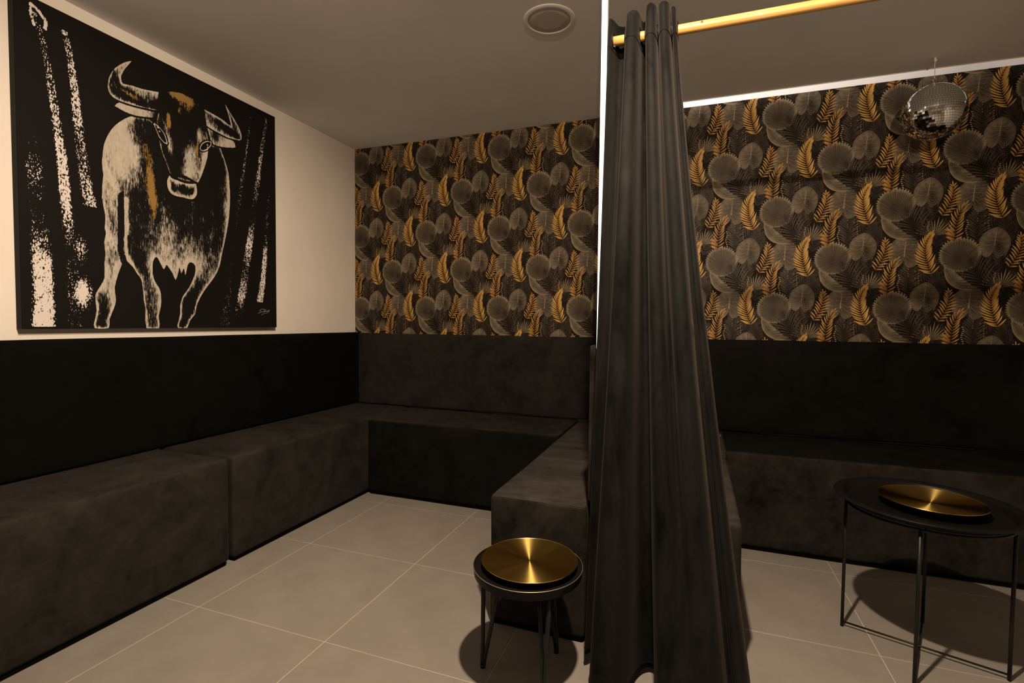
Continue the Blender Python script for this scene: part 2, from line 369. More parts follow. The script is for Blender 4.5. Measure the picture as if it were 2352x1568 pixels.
for co, no in (((0.0015, 0, 0), (-1, 0, 0)), ((XR - .001, 0, 0), (1, 0, 0)), ((0, 0, ZC - .001), (0, 0, 1)), ((0, 0, .93), (0, 0, -1))):
    bmesh.ops.bisect_plane(bm, geom=bm.verts[:] + bm.edges[:] + bm.faces[:], plane_co=co, plane_no=no, clear_outer=True)
bm.to_mesh(me); bm.free()
mt = M['paper'] = mat('wallpaper_print', (.1, .1, .1), .42); a_ = N(mt, 'ShaderNodeAttribute', attribute_name='print')
hs = N(mt, 'ShaderNodeMix', data_type='RGBA', blend_type='MULTIPLY'); hs.inputs['Factor'].default_value = 1
L(mt, a_.outputs['Color'], hs.inputs['A']); v = coords(mt)

L(mt, ramp(mt, noise(mt, v, 9, 4), [(.3, (.74, .71, .66)), (.7, (1.04, 1.0, .93))]), hs.inputs['B']); L(mt, hs.outputs['Result'], base(mt))
mt.node_tree.nodes['Principled BSDF'].inputs['Specular IOR Level'].default_value = .10
link('leaf_print', me, M['paper'], wb)
obj('wallpaper', bx((.001, -.0026, .93), (XR - .001, -.0002, ZC - .001)), mat('wallpaper_ground', (.016, .012, .0095), .6, 0, **{'Specular IOR Level': .05}), wb)

# ---------------------------------------------------------------- upholstered blocks
def soft_block(a, b, r=.018, amp=.0035, seed=0, res=.045, wave=1.0):
    """rounded box as a fine grid on all six sides with a slow uneven surface, like stuffed upholstery"""
    a, b = Vector(a), Vector(b); bm = bmesh.new(); size = b - a
    n = [max(3, int(round(size[i] / res))) for i in range(3)]
    def axis(i):
        k = n[i]; q = [0, r * .3 / size[i], r / size[i]] + [r / size[i] + (1 - 2 * r / size[i]) * t / k for t in range(1, k)] + [1 - r / size[i], 1 - r * .3 / size[i], 1]
        return q
    ax = [axis(i) for i in range(3)]; cache = {}
    def vert(i, j, k):
        key = (i, j, k)
        if key not in cache:
            p = Vector((a.x + ax[0][i] * size.x, a.y + ax[1][j] * size.y, a.z + ax[2][k] * size.z))
            q = Vector([min(max(p[t], a[t] + r), b[t] - r) for t in range(3)]); d = p - q
            if d.length > 1e-9: p = q + d.normalized() * min(d.length, r) if sum(1 for t in d if abs(t) > 1e-9) > 1 else p
            cache[key] = bm.verts.new(p)
        return cache[key]
    X, Y, Z = [len(t) - 1 for t in ax]
    for (f, rng1, rng2) in ((lambda u, v_: (0, u, v_), Y, Z), (lambda u, v_: (X, u, v_), Y, Z), (lambda u, v_: (u, 0, v_), X, Z), (lambda u, v_: (u, Y, v_), X, Z), (lambda u, v_: (u, v_, 0), X, Y), (lambda u, v_: (u, v_, Z), X, Y)):
        for u in range(rng1):
            for v_ in range(rng2):
                bm.faces.new([vert(*f(*q)) for q in ((u, v_), (u + 1, v_), (u + 1, v_ + 1), (u, v_ + 1))])
    bmesh.ops.recalc_face_normals(bm, faces=bm.faces)
    bm.normal_update(); c = (a + b) / 2
    ph = [random.Random(seed + k).uniform(0, 6.28) for k in range(6)]
    for v_ in bm.verts:
        p = v_.co; e = min([1] + [min(p[t] - a[t], b[t] - p[t]) / .03 for t in range(3) if abs(v_.normal[t]) < .7])
        h = math.sin(p.x * 7.1 * wave + ph[0] + 1.3 * math.sin(p.z * 6 + ph[1])) * math.sin(p.y * 5.7 * wave + ph[2] + math.sin(p.x * 5 + ph[3])) + .5 * math.sin(p.z * 13 + p.y * 9 + ph[4]) * math.sin(p.x * 11 + ph[5])
        v_.co = p + v_.normal * amp * (h * .6 - .4) * max(0, min(1, e) * .8 + .2)
    return bm
def bench(name, label, a, b, seed, vm='velvet', tm=None):
    t = thing(name, label, 'bench', ((a[0] + b[0]) / 2, (a[1] + b[1]) / 2, 0)); lo = Vector(t.location)
    A = Vector((a[0], a[1], .018)) - lo; B = Vector((b[0], b[1], b[2])) - lo
    o = obj('cushion_block', soft_block(A, B, .016, .004, seed), M[vm], t, True)
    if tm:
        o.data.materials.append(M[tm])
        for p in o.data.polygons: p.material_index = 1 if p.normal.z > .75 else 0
    i = .012
    obj('plinth', bx((A.x + i, A.y + i, 0), (B.x - i, B.y - i, .03)), M['shadowgap'], t)
    return t
ZS = .489; D1 = .489; D2 = .528; YJ = -1.532; YE = -1.542
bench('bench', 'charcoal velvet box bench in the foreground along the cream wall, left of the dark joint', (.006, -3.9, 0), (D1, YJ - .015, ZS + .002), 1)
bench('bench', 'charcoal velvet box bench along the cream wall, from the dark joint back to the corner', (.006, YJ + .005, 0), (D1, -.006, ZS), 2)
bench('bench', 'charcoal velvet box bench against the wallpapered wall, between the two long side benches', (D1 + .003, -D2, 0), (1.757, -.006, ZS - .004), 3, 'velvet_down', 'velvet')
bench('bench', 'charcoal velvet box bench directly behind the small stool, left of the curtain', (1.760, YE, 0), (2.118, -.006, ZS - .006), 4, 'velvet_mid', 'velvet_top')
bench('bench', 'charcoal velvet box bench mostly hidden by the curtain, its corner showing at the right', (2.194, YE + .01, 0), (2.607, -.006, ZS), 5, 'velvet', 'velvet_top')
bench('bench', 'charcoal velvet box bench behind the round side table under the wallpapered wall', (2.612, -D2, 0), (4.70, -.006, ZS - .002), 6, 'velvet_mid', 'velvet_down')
ZB = 1.027
def backrest(label, a, b, seed, vm='velvet'):
    t = thing('backrest', label, 'backrest', ((a[0] + b[0]) / 2, (a[1] + b[1]) / 2, ZS))
    lo = Vector(t.location)
    obj('padded_panel', soft_block(Vector(a) - lo, Vector(b) - lo, .014, .003, seed, .05), M[vm], t, True); 
    return t
zb0 = ZS + .003
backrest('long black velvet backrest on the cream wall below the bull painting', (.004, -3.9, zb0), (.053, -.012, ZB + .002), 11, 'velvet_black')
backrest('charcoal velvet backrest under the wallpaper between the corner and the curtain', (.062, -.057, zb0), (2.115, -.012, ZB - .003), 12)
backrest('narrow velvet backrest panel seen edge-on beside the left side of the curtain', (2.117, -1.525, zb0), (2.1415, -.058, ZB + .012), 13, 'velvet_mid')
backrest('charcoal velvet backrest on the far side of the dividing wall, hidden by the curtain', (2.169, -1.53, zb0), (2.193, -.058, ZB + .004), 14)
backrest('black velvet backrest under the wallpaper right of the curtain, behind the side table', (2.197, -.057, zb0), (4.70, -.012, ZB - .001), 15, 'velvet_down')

# ---------------------------------------------------------------- painting
BULL = {
'hornL':'422,1209 388,1185 348,1141 328,1102 319,1066 319,1039 327,1020 350,1009 380,1008 430,1012 481,1020 533,1031 543,1052 547,1116 522,1115 464,1102 422,1098 382,1090 375,1101 374,1118 385,1146 401,1175',
'earL':'343,977 363,1001 380,1006 430,1012 472,1018 520,1024 520,994 471,978 424,967 380,969',
'head':'552,1118 572,1135 604,1150 641,1161 674,1164 713,1162 748,1153 765,1136 770,1100 776,1059 787,1020 799,981 795,936 791,891 772,831 754,782 730,738 706,732 650,733 597,734 582,766 567,802 552,837 542,874 536,911 529,948 529,988 540,1032 546,1073',
'muzzle':'586,742 597,732 629,728 667,725 706,732 724,737 730,701 726,679 711,659 688,651 660,652 627,650 595,655 577,679 574,713',
'hornR':'769,1135 801,1131 857,1125 895,1117 934,1106 928,1138 915,1173 899,1212 922,1187 955,1154 982,1124 999,1095 1005,1068 995,1048 960,1041 913,1036 862,1041 818,1047 779,1060 770,1095',
'earR':'788,1047 830,1041 894,1035 943,1038 965,1001 926,985 880,974 829,969 799,992',
'body':'519,964 481,979 462,977 429,967 397,947 370,921 343,890 317,845 300,798 293,755 289,709 293,661 288,615 286,569 285,568 291,526 298,490 295,435 299,414 291,374 295,332 290,277 290,222 275,188 255,152 252,122 256,79 248,36 247,2 302,2 307,42 326,92 334,131 330,181 344,238 361,284 375,331 382,304 406,284 422,257 444,224 451,172 453,131 461,84 463,1 524,0 522,56 532,98 536,147 528,189 507,223 497,264 500,317 515,339 530,321 545,290 554,287 563,307 575,296 594,267 609,237 623,276 630,302 639,271 653,301 660,261 673,319 693,334 714,317 710,271 678,205 644,158 630,114 629,70 619,32 616,0 664,-1 682,39 710,71 718,111 739,157 776,212 821,268 852,325 868,388 889,472 910,565 923,670 924,753 917,819 923,777 917,844 898,901 879,941 864,969 823,964 710,961 601,974',
'innerL':'385,580 384,524 384,456 380,399 380,354 390,310 406,286',
'eyeL':'519,962 544,949 564,926 573,892 548,906 533,930',
'eyeR':'753,922 762,947 786,968 811,974 798,945 768,922',
'nosL':'596,714 612,703 622,680 612,669 596,678',
'nosR':'712,713 689,701 680,683 694,674 709,685',
'T1':'56,1244 79,1158 104,1038 122,876 141,711 152,540 164,348 173,207 177,99 175,18',
'T2':'163,1200 179,1108 192,992 204,838 217,699 235,560 243,525',
'T3':'41,803 51,633 59,467 64,333 70,232 71,130 69,18',
'R1':'1066,1201 1034,994 993,764 970,565',
'R2':'1182,1233 1141,1028 1107,817 1068,583 1032,379 994,178 964,66',
'R3':'1193,787 1167,498 1142,263 1121,159',
'R4':'935,439 918,246 880,17',
'sig':'1163,106 1135,108 1116,98 1134,93 1107,83',
'sig2':'1139,89 1153,101 1151,91 1164,100 1170,91 1179,102 1183,91 1189,105',
'sig3':'1130,73 1148,83 1176,86',
}
BP = {k: np.array([[float(t) / 1000 for t in q.split(',')] for q in s.split()]) for k, s in BULL.items()}
CW, CH = 1.245, 1.272
nx_, nz_ = 500, 510
gx, gz = np.meshgrid(np.linspace(0, CW, nx_), np.linspace(0, CH, nz_)); px_, pz_ = gx.ravel(), gz.ravel()
def segdist(poly, closed=True):
    d = np.full(px_.shape, 9.0); K = len(poly)
    for i in range(K if closed else K - 1):
        a, b = poly[i], poly[(i + 1) % K]; ab = b - a; t = np.clip(((px_ - a[0]) * ab[0] + (pz_ - a[1]) * ab[1]) / max(ab @ ab, 1e-12), 0, 1)
        d = np.minimum(d, np.hypot(px_ - a[0] - t * ab[0], pz_ - a[1] - t * ab[1]))
    return d
def inside(poly):
    c = np.zeros(px_.shape, bool); K = len(poly)
    for i in range(K):
        (x0, z0), (x1, z1) = poly[i], poly[(i + 1) % K]
        if z0 == z1: continue
        c ^= ((z0 > pz_) != (z1 > pz_)) & (px_ < (x1 - x0) * (pz_ - z0) / (z1 - z0) + x0)
    return c
def sdf(k, sm=3):
    p = catmull(np.vstack([BP[k], BP[k][:1]]), sm)[:-1] if sm > 1 else BP[k]
    return np.where(inside(p), 1, -1) * segdist(p)
def blob(x, z, rx, rz, rot=0):
    c, s = math.cos(rot), math.sin(rot); u = (px_ - x) * c + (pz_ - z) * s; v_ = -(px_ - x) * s + (pz_ - z) * c
    return np.exp(-((u / rx) ** 2 + (v_ / rz) ** 2))
V = np.zeros(px_.shape); G = np.zeros(px_.shape); T_ = np.zeros(px_.shape)
# body
s = sdf('body', 2); ins = s > 0
shade = .17 + 1.0 * np.exp(-s / .009) + 1.0 * blob(.375, .81, .085, .15, .12) + .45 * blob(.33, .62, .05, .12) + .95 * blob(.955, .78, .05, .20, -.22) + .5 * blob(.97, .55, .04, .12, .1)
shade += .55 * blob(.34, .34, .05, .20) + .40 * blob(.33, .15, .06, .10) + .35 * blob(.53, .36, .09, .16) + .42 * blob(.72, .33, .12, .10) + .35 * blob(.52, .12, .05, .12) + .5 * blob(.86, .22, .06, .16, -.5) + .22 * blob(.62, .46, .2, .2)
shade += .20 * blob(.70, .62, .02, .25) + .18 * blob(.58, .55, .03, .2) + .15 * blob(.80, .5, .02, .2)
shade *= 1 - .75 * blob(.56, .88, .085, .13) - .25 * blob(.62, .60, .14, .12)
ln_ = segdist(BP['innerL'], False); shade = np.where((px_ < .40) & (ln_ < .035) & (px_ < .375 + .02 * (pz_ < .42)), shade * .35, shade)
shade += 1.0 * np.exp(-(ln_ / .008) ** 2)
def put(sd, val, old, w=.0028): a = np.clip(sd / w + .5, 0, 1); return old * (1 - a) + val * a
V = put(s, shade, V - .4)
G = np.where(ins, .85 * blob(.490, .70, .024, .17) + .7 * blob(.515, .60, .02, .1) + .6 * blob(.315, .62, .02, .06, .5) + .6 * blob(.676, .44, .015, .10) + .5 * blob(.468, .83, .02, .05), 0)
# head laid over the body with a dark rim around it
for k in ('earL', 'earR', 'hornL', 'hornR', 'head', 'muzzle'):
    s = sdf(k, 2 if k in ('head', 'muzzle') else 2); m_ = .011 if k in ('head', 'muzzle') else .007
    V = put(s + m_, -.4, V); G = np.where((s <= 0) & (s > -m_), 0, G)
    if k == 'head':
        q = .12 + .75 * np.exp(-s / .008) * (pz_ < 1.02) + .80 * blob(.695, .86, .042, .080) + .55 * blob(.70, .78, .05, .05) + .8 * blob(.775, .90, .03, .10) + .7 * blob(.590, .90, .020, .13, .25) + .55 * blob(.745, 1.0, .02, .05)
        q -= .55 * blob(.66, 1.06, .09, .06) + .35 * blob(.62, .82, .025, .08) + .3 * blob(.655, .97, .03, .05)
        gq = 1.0 * blob(.655, 1.145, .09, .025) + .6 * blob(.68, 1.10, .05, .04) + .95 * blob(.585, 1.0, .014, .05) + .9 * blob(.735, .90, .014, .065) + .4 * blob(.64, 1.07, .012, .02)
        V = put(s, q, V); G = np.where(s > 0, gq, G)
    elif k == 'muzzle':
        q = .5 + 1.0 * np.exp(-s / .011) - .35 * blob(.655, .70, .035, .03); V = put(s, q, V); G = np.where(s > 0, .12, G)
    elif k in ('hornL', 'hornR'):
        q = .62 + .8 * np.exp(-s / .006)
        if k == 'hornL': q -= .75 * blob(.40, 1.045, .10, .022, -.18) + .5 * blob(.345, 1.10, .018, .06, .3) + .6 * blob(.53, 1.05, .02, .03)
        else: q -= .75 * blob(.93, 1.075, .09, .018, -.27) + .35 * blob(.94, 1.15, .008, .05, .3)
        V = put(s, q, V); G = np.where(s > 0, (.75 * blob(.41, 1.055, .075, .018, -.18) + .5 * blob(.36, 1.12, .012, .05, -.4) if k == 'hornL' else .15 * blob(.93, 1.075, .06, .012, -.27)), G)
    else:
        q = 1.0 - (.8 * blob(.53, 1.0, .03, .04) if k == 'earL' else .7 * blob(.84, 1.02, .04, .04)); V = put(s, q, V); G = np.where(s > 0, 0, G)
for k in ('eyeL', 'eyeR'):
    s = sdf(k, 2); V = put(np.minimum(s + .011, -s - .0072), -.6, V, .002); V = put(s + .0045, 1.2, V, .002); G = np.where(s > -.0045, 0, G); V = put(s, -1, V, .002)
for (x, z) in ((.533, .952), (.541, .937), (.792, .956), (.795, .944)): V = np.where(np.hypot(px_ - x, pz_ - z) < .0045, 1.3, V)
for k in ('nosL', 'nosR'): s = sdf(k, 2); V = np.where(s > 0, -1, V)
V = np.where((np.abs(pz_ - (.735 - 1.2 * (px_ - .655) ** 2 * 0 + .02 * np.sin((px_ - .58) * 20))) < .006) & (sdf('head', 2) > 0) & (px_ > .60) & (px_ < .71), -.6, V)
# speckled birch trunks
for k, wd, lst in (('T1', (.012, .034), [(0, .6), (.1, .55), (.3, .75), (.5, .95), (.62, .85), (.76, .35), (.9, .55), (1, .35)]), ('T2', (.014, .030), [(.1, .7), (.4, .85), (.7, .6), (.9, .75)]), ('T3', (.030, .042), [(0, .1), (.25, .6), (.42, .3), (.55, .55), (.7, 1.0), (.85, .95), (1, 1.1)]),
                   ('R1', (.006, .016), [(0, .5), (.5, .6), (1, .3)]), ('R2', (.012, .034), [(0, .5), (.3, .75), (.5, .3), (.65, .95), (.78, .5), (.9, .85), (1, .3)]), ('R3', (.010, .026), [(0, .5), (.4, .4), (.6, .95), (1, .85)]), ('R4', (.010, .040), [(0, .3), (1, .42)])):
    c = catmull(BP[k], 4); zt, zb_ = c[0][1], c[-1][1]; xs = np.interp(-pz_, -c[:, 1], c[:, 0]); tt = np.clip((zt - pz_) / (zt - zb_), 0, 1)
    hw = wd[0] + (wd[1] - wd[0]) * tt; d = np.abs(px_ - xs) / hw; den = np.interp(tt, [q[0] for q in lst], [q[1] for q in lst])
    ok = (pz_ < zt + .004) & (pz_ > zb_ - .01) & ~(sdf('body', 1) > -.006)
    T_ = np.where(ok, np.maximum(T_, .9 * den * np.clip(1.35 - d ** 2 * 1.0, 0, 1)), T_)
c = np.exp(-(((px_ - .205) / .036) ** 2)) * np.exp(-(((pz_ - .15) / .07) ** 2)); T_ = np.maximum(T_, 1.15 * c); T_ = np.maximum(T_, .75 * np.exp(-(((px_ - .20) / .03) ** 2)) * np.exp(-(((pz_ - .33) / .07) ** 2)))
# the first two trunks start as a crooked dry brush stroke
T_ = np.maximum(T_, 1.0 * (segdist(np.array([[.055, 1.245], [.075, 1.235], [.10, 1.205], [.098, 1.175]]), False) < .006)); T_ = np.maximum(T_, .8 * (segdist(np.array([[.055, 1.245], [.052, 1.215], [.062, 1.17]]), False) < .005))
me = bpy.data.meshes.new('canvas_front')
ii = np.arange(nx_ * nz_).reshape(nz_, nx_); q = np.stack([ii[:-1, :-1], ii[:-1, 1:], ii[1:, 1:], ii[1:, :-1]], -1).reshape(-1, 4)
me.vertices.add(nx_ * nz_); me.vertices.foreach_set('co', np.c_[np.full(px_.shape, .0), px_, pz_].astype(np.float32).ravel())
me.loops.add(q.size); me.loops.foreach_set('vertex_index', q.astype(np.int32).ravel()); me.polygons.add(len(q)); me.polygons.foreach_set('loop_start', np.arange(0, q.size, 4, dtype=np.int32)); me.polygons.foreach_set('loop_total', np.full(len(q), 4, dtype=np.int32))
me.update(calc_edges=True)
at = me.color_attributes.new('paint', 'FLOAT_COLOR', 'POINT'); at.data.foreach_set('color', np.c_[V, G, T_, np.ones(V.shape)].astype(np.float32).ravel())
mt = M['art'] = mat('acrylic_on_canvas', (.02, .02, .02), .6); mt.node_tree.nodes['Principled BSDF'].inputs['Specular IOR Level'].default_value = .07; a_ = N(mt, 'ShaderNodeAttribute', attribute_name='paint'); sp = N(mt, 'ShaderNodeSeparateColor'); L(mt, a_.outputs['Color'], sp.inputs[0])
def mth(op, a, b=None, c_=None):
    n = N(mt, 'ShaderNodeMath', operation=op)
    for k, x in enumerate((a, b, c_)):
        if x is None: continue
        if isinstance(x, (int, float)): n.inputs[k].default_value = x
        else: L(mt, x, n.inputs[k])
    return n.outputs[0]
def sstep(x, lo, hi):
    n = N(mt, 'ShaderNodeMapRange', interpolation_type='SMOOTHSTEP'); L(mt, x, n.inputs[0]); n.inputs[1].default_value = lo; n.inputs[2].default_value = hi; return n.outputs[0]
streak = noise(mt, coords(mt, (1, 300, 26)), 1.0, 5, .7); stre2 = noise(mt, coords(mt, (1, 120, 45)), 1.0, 4, .6, .5); big = noise(mt, coords(mt, (1, 26, 11)), 1.0, 3, .5)
ns = mth('ADD', mth('MULTIPLY', streak, .55), mth('ADD', mth('MULTIPLY', stre2, .35), mth('MULTIPLY', big, .35)))      # about .2 - 1.0
thr = sstep(mth('SUBTRACT', mth('ADD', sp.outputs[0], mth('MULTIPLY', mth('SUBTRACT', ns, .62), 2.3)), .54), -.05, .34)
gold = sstep(mth('SUBTRACT', mth('ADD', sp.outputs[1], mth('MULTIPLY', mth('SUBTRACT', ns, .62), 2.6)), .62), -.03, .12)
vor = N(mt, 'ShaderNodeTexVoronoi', feature='F1', Scale=1.0); L(mt, coords(mt, (1, 210, 115)), vor.inputs['Vector']); cell = mth('SUBTRACT', 1.0, vor.outputs['Distance'])
tn = mth('ADD', mth('MULTIPLY', cell, .55), mth('MULTIPLY', noise(mt, coords(mt, (1, 60, 38)), 1.0, 5, .75), .75))
tree = sstep(mth('SUBTRACT', mth('ADD', mth('MULTIPLY', sp.outputs[2], .70), mth('ADD', tn, mth('MULTIPLY', mth('SUBTRACT', streak, .5), .25))), 1.11), -.05, .07)
def mixc(f, a, b):
    n = N(mt, 'ShaderNodeMix', data_type='RGBA'); L(mt, f, n.inputs['Factor'])
    for k, x in (('A', a), ('B', b)):
        if isinstance(x, tuple): n.inputs[k].default_value = (*x, 1)
        else: L(mt, x, n.inputs[k])
    return n.outputs['Result']
cream = ramp(mt, ns, [(.40, (.17, .15, .12)), (.56, (.40, .365, .31)), (.80, (.58, .54, .48))])
c = mixc(thr, (.0085, .0075, .0070), cream); c = mixc(gold, c, (.27, .165, .05)); c = mixc(tree, c, (.66, .62, .60)); L(mt, c, base(mt))
bump(mt, mth('ADD', thr, tree), .25, .0012)
pt = thing('painting', 'large square canvas of a white and gold bull on black, on the cream wall', 'painting', (0, -2.058, 1.07))
link('canvas_front', me, M['art'], pt, (.0356, 0, 0))
obj('stretched_canvas', bx((.0012, 0, 0), (.0350, CW, CH), .0015, 1), M['canvas_side'], pt)
bm = bmesh.new()
for k, r_ in (('sig', .0010), ('sig2', .0009), ('sig3', .0007)):
    tube(bm, [(.0364, y, z) for y, z in catmull(BP[k], 3)], r_, 6, flat=(r_ * 1, r_ * 1))
tag(obj('signature', bm, mat('grey_ink', (.32, .31, .30), .6), pt), 'thin grey scribbled signature')

# ---------------------------------------------------------------- led profiles and ceiling fittings
t = thing('led_strip', 'glowing white vertical strip on the end of the dividing wall, left of the curtain', 'light strip', (2.156, -1.557, 1.03))
obj('diffuser', bx((-.009, -.006, 0), (.009, -.002, ZC - 1.034)), M['led'], t)
obj('post', bx((-.009, -.002, -.011), (.009, .016, ZC - 1.032)), mat('white_profile', (.8, .8, .8), .5), t)
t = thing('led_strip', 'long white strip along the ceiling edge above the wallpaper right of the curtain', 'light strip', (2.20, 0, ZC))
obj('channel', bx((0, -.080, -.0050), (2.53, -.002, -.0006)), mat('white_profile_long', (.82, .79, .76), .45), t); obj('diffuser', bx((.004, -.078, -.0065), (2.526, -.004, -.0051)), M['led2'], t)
t = thing('ceiling_speaker', 'flat round speaker set in the ceiling left of the bright vertical strip', 'speaker', (1.836, -1.098, ZC))
bm = bmesh.new(); lathe(bm, [(.092, -.0005), (.092, -.0038), (.0935, -.0045), (.1100, -.0030), (.1120, -.0016), (.1120, -.0003)], 72); o = obj('bezel', bm, M['ceil'], t, True)
bm = bmesh.new(); lathe(bm, [(0, -.0030), (.06, -.0029), (.0895, -.0024), (.0905, -.0005)], 72)
mt = mat('speaker_mesh', (.50, .46, .42), .8); v_ = N(mt, 'ShaderNodeTexVoronoi', Scale=420.0); L(mt, coords(mt), v_.inputs['Vector']); bump(mt, v_.outputs['Distance'], .4, .001)
obj('grille', bm, mt, t, True)

# ---------------------------------------------------------------- curtain rod and curtain
YR, ZR = -1.62, 1.988
t = thing('curtain_rod', 'varnished round wooden rod running right from the curtain under the ceiling', 'curtain rod', (2.18, YR, ZR))
bm = bmesh.new(); K = 44; tube(bm, [(.006 + (4.744 - 2.186) * k / K, 0, 0) for k in range(K + 1)], .0145, 20); obj('pole', bm, M['wood'], t, True)
bm = bmesh.new(); tube(bm, [(.272, -.0135, .004), (.272, -.0155, .004)], .0035, 10); tag(obj('knot', bm, mat('wood_knot', (.16, .075, .025), .8), t), 'small dark knot in the wood')
bm = bmesh.new(); lathe(bm, [(0, 0), (.026, 0), (.026, .006), (.018, .010), (0, .010)], 32); o = obj('wall_socket', bm, M['wood'], t, True); o.rotation_euler = (0, R(-90), 0); o.location = (4.75 - 2.18, 0, 0)
# the rod's end is carried by a small dark pin in the post
bm = bmesh.new(); tube(bm, [(.030, 0, .010), (.0085 + .006, .066, .010), (-.012, .066, .010)], .0035, 8); obj('support_pin', bm, M['black'], t, True)

def X(px): return 2.187 + (px - 1403) * .00115
top = [(1398, .00), (1402, -.040), (1408, -.015), (1418, .038), (1430, .046), (1441, .030), (1446, -.030), (1452, -.062), (1462, -.070), (1472, -.062), (1478, -.030), (1482, .030), (1488, .048), (1493, .030), (1496, -.030), (1500, -.058), (1508, -.066), (1516, -.058), (1521, -.028), (1522.5, .020), (1523.5, .040), (1525, .020), (1527, -.030), (1532, -.060), (1540, -.070), (1548, -.060), (1553.5, -.028), (1555, .018), (1556.5, .034), (1558, .015), (1560, -.030), (1564, -.046), (1568, -.040), (1571, -.010), (1569, .030)]
bot = [(2.140, -1.640), (2.142, -1.655), (2.156, -1.638), (2.172, -1.612), (2.190, -1.640), (2.188, -1.690), (2.178, -1.745), (2.184, -1.792), (2.215, -1.815), (2.255, -1.802), (2.283, -1.740), (2.305, -1.650), (2.330, -1.612), (2.356, -1.615), (2.366, -1.680), (2.368, -1.765), (2.385, -1.822), (2.415, -1.838), (2.436, -1.838), (2.452, -1.836), (2.466, -1.834), (2.478, -1.832), (2.490, -1.830), (2.506, -1.828), (2.530, -1.828), (2.556, -1.800), (2.566, -1.760), (2.570, -1.735), (2.578, -1.722), (2.588, -1.740), (2.592, -1.770), (2.608, -1.776), (2.624, -1.754), (2.632, -1.715), (2.624, -1.680)]
tp = catmull([(X(a), YR + b) for a, b in top], 8); bt = catmull(bot, 8); NU = len(tp); NV = 120
ztop = np.interp(np.linspace(0, 1, NU), [0, .07, .15, .24, .36, .47, .58, .67, .80, .93, 1], [2.040, 2.050, 2.036, 2.046, 2.044, 2.058, 2.052, 2.054, 2.054, 2.040, 2.036])
zbot = np.interp(np.linspace(0, 1, NU), [0, .08, .14, .3, .5, .8, 1], [.048, .048, .044, .022, .020, .022, .026])
bm = bmesh.new(); grid = []
ctr = tp.mean(0)
def vt(j): return (j * .003 if j <= 45 else .135 + (2.03 - .135) * (j - 45) / (NV - 45)) / 2.03
NV = 150
for j in range(NV + 1):
    t_ = vt(j); row = []
    s_ = t_ ** 1.18
    for i in range(NU):
        p = tp[i] * (1 - s_) + bt[i] * s_
        z = ztop[i] * (1 - t_) + zbot[i] * t_
        w_ = math.sin(z * 5.5 + i * .045) * math.sin(i * .13 + z * 1.7) * .0028 * (t_ ** .6)
        # horizontal packing creases
        for zc, am in ((1.115, .0035), (.92, .0045), (.60, .003)):
            w_ += am * math.exp(-((z - zc - .010 * math.sin(i * .17)) / .006) ** 2) * (1 if math.sin(i * .11 + zc * 9) > -.6 else .2)
        if j == 0: p = p
        row.append(bm.verts.new((p[0] + w_ * .3, p[1] - w_, z)))
    grid.append(row)
bm.faces.ensure_lookup_table()
rodz = ZR
for j in range(NV):
    for i in range(NU - 1):
        q_ = (grid[j][i], grid[j][i + 1], grid[j + 1][i + 1], grid[j + 1][i])
        if any(math.hypot(v_.co.y - YR, v_.co.z - ZR) < .0185 for v_ in q_): continue      # eyelet holes
        bm.faces.new(q_)
# round the top corners of each fold a little
for j in range(0, 22):
    for i in range(NU):
        f = math.exp(-j / 7); v_ = grid[j][i]; dy = v_.co.y - (YR - .01); v_.co.y -= dy * .42 * f
bmesh.ops.delete(bm, geom=[v_ for v_ in bm.verts if not v_.link_faces], context='VERTS'); bmesh.ops.recalc_face_normals(bm, faces=bm.faces)
ct = thing('curtain', 'gathered charcoal velvet curtain hanging to the floor from the wooden rod', 'curtain', (2.38, -1.66, 0))
loc = Vector(ct.location)
for v_ in bm.verts: v_.co -= loc
cl = obj('cloth', bm, M['curtain'], ct, True)
md = cl.modifiers.new('thick', 'SOLIDIFY'); md.thickness = .0022; md.offset = 0
# stitched top hem as a narrow raised line, and eyelets around the rod
bm = bmesh.new(); row = []
zh = 1.957
def curt(i, z):
    t_ = (ztop[i] - z) / (ztop[i] - zbot[i]); s_ = t_ ** 1.18; return tp[i] * (1 - s_) + bt[i] * s_
nrm = lambda i: Vector((tp[min(i + 1, NU - 1)][1] - tp[max(i - 1, 0)][1], -(tp[min(i + 1, NU - 1)][0] - tp[max(i - 1, 0)][0]), 0)).normalized()
for sgn in (1, -1):
    tube(bm, [Vector((curt(i, zh)[0], curt(i, zh)[1], zh)) + nrm(i) * .0016 * sgn - loc for i in range(0, NU, 2)], .0008, 6)
obj('hem_seam', bm, M['curtain'], ct, True)
bm = bmesh.new(); tube(bm, [Vector((bt[i][0], bt[i][1], zbot[i] + .018)) - loc for i in range(0, NU, 2)], .0022, 6); obj('bottom_hem', bm, M['curtain'], ct, True)
cross = [i for i in range(NU - 1) if (tp[i][1] - YR) * (tp[i + 1][1] - YR) < 0]
eye_me = None
for i in cross:
    p = curt(i, ZR); n_ = nrm(i)
    if eye_me is None:
        bm = bmesh.new(); tube(bm, [(0, .0215 * math.cos(a), .0215 * math.sin(a)) for a in [2 * math.pi * k / 28 for k in range(28)]], .0028, 8, closed=True)
        eye_me = bpy.data.meshes.new('eyelet'); bm.to_mesh(eye_me); bm.free(); eye_me.materials.append(M['black'])
        for q_ in eye_me.polygons: q_.use_smooth = True
    o = link('eyelet', eye_me, None, ct, Vector((p[0], YR, ZR)) - loc)
    o.rotation_euler = (0, 0, 0)

